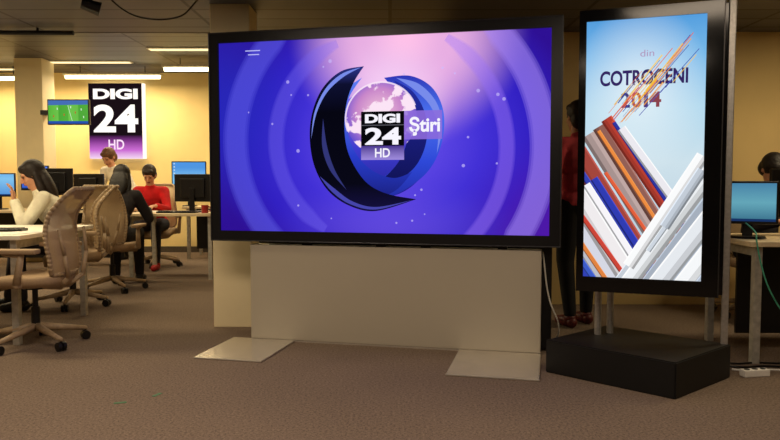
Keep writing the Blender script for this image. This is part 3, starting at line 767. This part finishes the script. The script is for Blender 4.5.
    for s_ in (-1, 1):
        bm = bmesh.new(); bm_ell(bm, hv((s_*0.030, 0.079, 0.004)), (0.012, 0.008, 0.006), hrot)
        me = bpy.data.meshes.new('eye'); bm.to_mesh(me); bm.free(); link('eye', me, mat('eye_dark', (40, 28, 24), 0.2), r, True)
        bm = bmesh.new(); bm_cap(bm, hv((s_*0.016, 0.087, 0.026)), hv((s_*0.046, 0.076, 0.024)), 0.004, 0.003, 8)
        me = bpy.data.meshes.new('eyebrow'); bm.to_mesh(me); bm.free(); link('eyebrow', me, mat('hair_%d_%d_%d' % hair_col, hair_col), r, True)
    bm = bmesh.new(); bm_ell(bm, hv((0, 0.094, -0.056)), (0.021, 0.006, 0.0065), hrot)
    me = bpy.data.meshes.new('mouth'); bm.to_mesh(me); bm.free(); link('mouth', me, mat('lips', (160, 80, 76), 0.4), r, True)
    return r

person((-2.82, 6.16, 0), R(116), 'seated person in a white shirt resting the head on both hands', (240, 230, 208), (40, 40, 52), (30, 20, 16), (30, 30, 30),
       lean=28, wr={1: (0.055, 0.43, 0.93), -1: (-0.055, 0.43, 0.93)}, hand_dir={1: (0.1, 0.1, 1), -1: (-0.1, 0.1, 1)}, head_pitch=24, headshift=0.05, long_hair=True)
person((-2.80, 7.08, 0), R(4), 'seated person in black with long dark hair leaning over a desk', (26, 22, 26), (24, 22, 26), (20, 15, 14), (24, 22, 24),
       lean=30, wr={1: (0.20, 0.54, 0.79), -1: (-0.14, 0.52, 0.79)}, hand_dir={1: (-0.2, 1, 0), -1: (0.2, 1, 0)}, head_pitch=28, long_hair=True, headshift=0.03)
person((-3.02, 8.98, 0), R(184), 'seated person in a red sweater writing at a desk', (196, 18, 24), (34, 34, 44), (42, 28, 20), (170, 30, 30),
       lean=22, wr={1: (0.14, 0.56, 0.80), -1: (-0.16, 0.54, 0.80)}, hand_dir={1: (-0.3, 1, 0), -1: (0.3, 1, 0)}, head_pitch=34, vox=0.008)
person((-3.62, 9.80, 0), R(160), 'person in a light shirt with brown hair bending over a desk', (230, 222, 204), (40, 40, 46), (96, 62, 36), (30, 28, 28), seated=False,
       lean=46, wr={1: (0.20, 0.48, 0.84), -1: (-0.20, 0.48, 0.84)}, hand_dir={1: (-0.3, 1, 0), -1: (0.3, 1, 0)}, head_pitch=34, vox=0.009)
person((1.43, 5.3, 0), R(20), 'standing person in a pink-red top and black trousers', (200, 66, 78), (20, 18, 20), (40, 22, 18), (90, 30, 30),
       seated=False, lean=2, wr={1: (0.24, 0.06, 0.82), -1: (-0.24, 0.06, 0.82)}, vox=0.008)
person((2.96, 5.65, 0), R(186), 'seated person with short dark hair working behind a monitor', (50, 46, 50), (34, 34, 40), (26, 18, 14), (24, 24, 24),
       lean=18, wr={1: (0.16, 0.5, 0.80), -1: (-0.14, 0.5, 0.80)}, hand_dir={1: (-0.3, 1, 0), -1: (0.3, 1, 0)}, head_pitch=44, vox=0.008)
copy_thing(ch, (2.96, 5.68, 0), R(186), 'beige office swivel chair occupied by a person behind a monitor')

# ---------------------------------------------------------------- television and sign at the back
T = empty('television', (-4.30, 9.42, 2.02), 0, 'small wall television showing a football match', 'television')
box('television_housing', (-0.28, 0, -0.17), (0.28, 0.05, 0.17), M_black, T, bev=0.006)
TS = poly('television_screen', [[(-0.265, -0.155), (0.265, -0.155), (0.265, 0.155), (-0.265, 0.155)]], em_grad('pitch_green', [(0, (90, 180, 60)), (0.25, (110, 196, 76)), (0.26, (76, 168, 56)), (0.5, (86, 176, 60)), (0.51, (112, 198, 78)), (0.75, (106, 190, 74)), (0.76, (78, 168, 58)), (1, (84, 172, 62))], 0, -0.265, 0.265), T, y=-0.002)
poly('crowd_graphic', [[(-0.265, 0.09), (0.265, 0.10), (0.265, 0.155), (-0.265, 0.155)]], em('tv_blue', (70, 110, 180)), TS, y=-0.003)
poly('caption_graphic', [[(-0.265, -0.155), (0.265, -0.155), (0.265, -0.12), (-0.265, -0.12)]], em('tv_blue2', (40, 80, 170)), TS, y=-0.003)
TW = em('tv_white', (215, 240, 210)); TR = em('tv_red', (200, 50, 40))
for x_, z_, m_ in ((-0.15, 0.03, TW), (-0.06, -0.05, TR), (0.03, 0.05, TW), (0.09, -0.02, TR), (0.17, 0.02, TW), (-0.2, -0.07, TR), (0.2, -0.08, TW)):
    poly('player_graphic', [[(x_, z_), (x_+0.012, z_), (x_+0.012, z_+0.028), (x_, z_+0.028)]], m_, TS, y=-0.004)
poly('line_graphic', [[(0.05, -0.12), (0.056, -0.12), (0.0, 0.09), (-0.006, 0.09)]], TW, TS, y=-0.0035)
box('wall_arm', (-0.40, 0.05, -0.03), (0.0, 0.20, 0.03), M_black, T)

Sg = empty('logo_sign', (-4.16, 10.72, 0), 0, 'illuminated black and purple news channel logo sign on the wall', 'sign')
box('sign_box', (-0.42, 0, 1.44), (0.42, 0.08, 2.58), em('sign_edge', (255, 240, 220), 1.4), Sg)
poly('sign_face', [[(-0.42, 1.80), (0.39, 1.80), (0.39, 2.58), (-0.42, 2.58)]], em('sign_black', (26, 16, 22)), Sg, y=-0.002)
poly('sign_face', [[(-0.42, 1.44), (0.39, 1.44), (0.39, 1.80), (-0.42, 1.80)]], em_grad('sign_purple', [(0, (246, 214, 244)), (0.35, (206, 110, 214)), (0.75, (130, 56, 140)), (1, (26, 16, 22))], 2, 1.44, 1.80), Sg, y=-0.002)
WS = em('sign_white', (255, 248, 240), 1.2)
text_fit('sign_text', 'DIGI', -0.35, 2.34, 0.33, 2.50, WS, Sg, -0.004, 0.05)
text_fit('sign_text', '24', -0.35, 1.84, 0.33, 2.26, WS, Sg, -0.004, 0.035)
text_fit('sign_text', 'HD', -0.13, 1.58, 0.11, 1.73, em('sign_hd', (255, 225, 250)), Sg, -0.004, 0.02)

# ---------------------------------------------------------------- ceiling fixtures and lights
WARM = (1.0, 0.81, 0.50)
def arealight(loc, sx, sy, power, col, rot=(0, 0, 0), name='lamp_light', parent=None):
    ld_ = bpy.data.lights.new(name, 'AREA'); ld_.shape = 'RECTANGLE'; ld_.size = sx; ld_.size_y = sy; ld_.energy = power; ld_.color = col
    o = bpy.data.objects.new(name, ld_); COL.objects.link(o); o.location = loc; o.rotation_euler = rot
    if parent: o.parent = parent
    return o
TUBE = em('tube_glow', (255, 238, 180), 6.0)
def fixture(x, y_, z, ln, power, rot=0):
    r = empty('ceiling_lamp', (x, y_, z), R(rot), 'suspended linear fluorescent ceiling lamp with a warm tube; nearer row added for light', 'lamp', 'linear fluorescent ceiling lamps')
    box('lamp_housing', (-ln/2, -0.06, 0.02), (ln/2, 0.06, 0.05), mat('lamp_white', (220, 215, 200), 0.5), r, bev=0.004)
    rods('lamp_tube', [((-ln/2+0.02, 0, 0.0), (ln/2-0.02, 0, 0.0), 0.03)], TUBE, r, 14)
    for x_ in (-ln/3, ln/3): rods('suspension_rod', [((x_, 0, 0.05), (x_, 0, 2.75-z), 0.006)], M_black, r, 8)
    arealight((0, 0, -0.035), ln, 0.08, power, WARM, parent=r)
fixture(-4.0, 10.2, 2.60, 1.4, 34)
fixture(-5.9, 10.2, 2.58, 1.4, 30)
fixture(-2.35, 9.5, 2.60, 1.4, 36)
fixture(-4.2, 7.3, 2.70, 1.4, 30)  # remaining fixtures are unseen, added to light the back zone
fixture(-2.6, 6.9, 2.69, 1.4, 24)
fixture(-5.8, 7.0, 2.69, 1.4, 26)
def recessed(x, y_, z, sx, sy, power, col=WARM):
    r = empty('recessed_lamp', (x, y_, z), 0, 'flush rectangular recessed ceiling lamp; those casting light are added', 'lamp', 'recessed ceiling lamps')
    box('lamp_trim', (-sx/2-0.02, -sy/2-0.02, -0.012), (sx/2+0.02, sy/2+0.02, 0), mat('lamp_white', (220, 215, 200)), r)
    box('lamp_diffuser', (-sx/2, -sy/2, -0.016), (sx/2, sy/2, -0.011), em('diffuser', (255, 230, 170), 1.6), r)
    if power: arealight((0, 0, -0.02), sx, sy, power, col, parent=r)
recessed(-4.3, 9.8, 2.75, 1.4, 0.12, 0)
recessed(-2.3, 8.85, 2.75, 1.4, 0.12, 0)
recessed(-6.0, 10.4, 2.75, 1.4, 0.12, 0)
recessed(-3.4, 4.5, 2.40, 1.2, 0.3, 46)  # added out of frame to brighten the white desk
recessed(-1.3, 2.6, 2.40, 1.2, 0.6, 34, (1, .80, .62))  # this and the other front panels are added, unseen, as foreground light
recessed(1.3, 2.2, 2.40, 1.2, 0.6, 20, (1, .80, .62))
recessed(0.0, 0.2, 2.40, 1.2, 0.6, 26, (1, .81, .64))
recessed(3.6, 4.6, 2.40, 1.0, 0.5, 30)  # added lamp out of view, lights the right rear

# spotlight track
T = empty('spotlight_track', (-2.3, 4.95, 2.40), 0, 'black ceiling track carrying two small spotlights', 'lamp')
rods('track_rail', [((-0.9, 0, -0.02), (0.9, 0, -0.02), 0.018)], M_black, T)
for x in (0.22, -0.5):
    rods('spotlight', [((x, 0, -0.02), (x, 0, -0.07), 0.01), ((x-0.06, -0.02, -0.07), (x+0.05, 0.03, -0.10), 0.035, 0.05)], M_black, T)
c = curve_tube('cable', [(-2.0, 5.1, 2.399), (-1.9, 5.1, 2.30), (-1.7, 5.1, 2.25), (-1.5, 5.1, 2.27), (-1.42, 5.1, 2.35), (-1.38, 5.1, 2.399)], 0.006, M_black)
tag(c, 'black cable looping below the ceiling beside the spotlights', 'cable')
c = rods('ceiling_pipe', [((-4.4, 6.0, 2.36), (-2.7, 6.05, 2.36), 0.02), ((-3.9, 6.01, 2.36), (-3.9, 6.01, 2.40), 0.01), ((-3.0, 6.04, 2.36), (-3.0, 6.04, 2.40), 0.01)], M_black)
tag(c, 'thin black pipe running under the ceiling', 'pipe')

# ---------------------------------------------------------------- world and camera
wd = bpy.data.worlds.new('World'); scene.world = wd; wd.use_nodes = True
wd.node_tree.nodes['Background'].inputs[0].default_value = (0.05, 0.04, 0.035, 1); wd.node_tree.nodes['Background'].inputs[1].default_value = 1.0
cam = bpy.data.cameras.new('camera'); co = bpy.data.objects.new('camera', cam); COL.objects.link(co)
cam.sensor_width = 36; cam.lens = 700/780*36
co.location = (0, 0, 1.1); co.rotation_euler = (R(90)-math.atan(39/700), 0, 0)
scene.camera = co
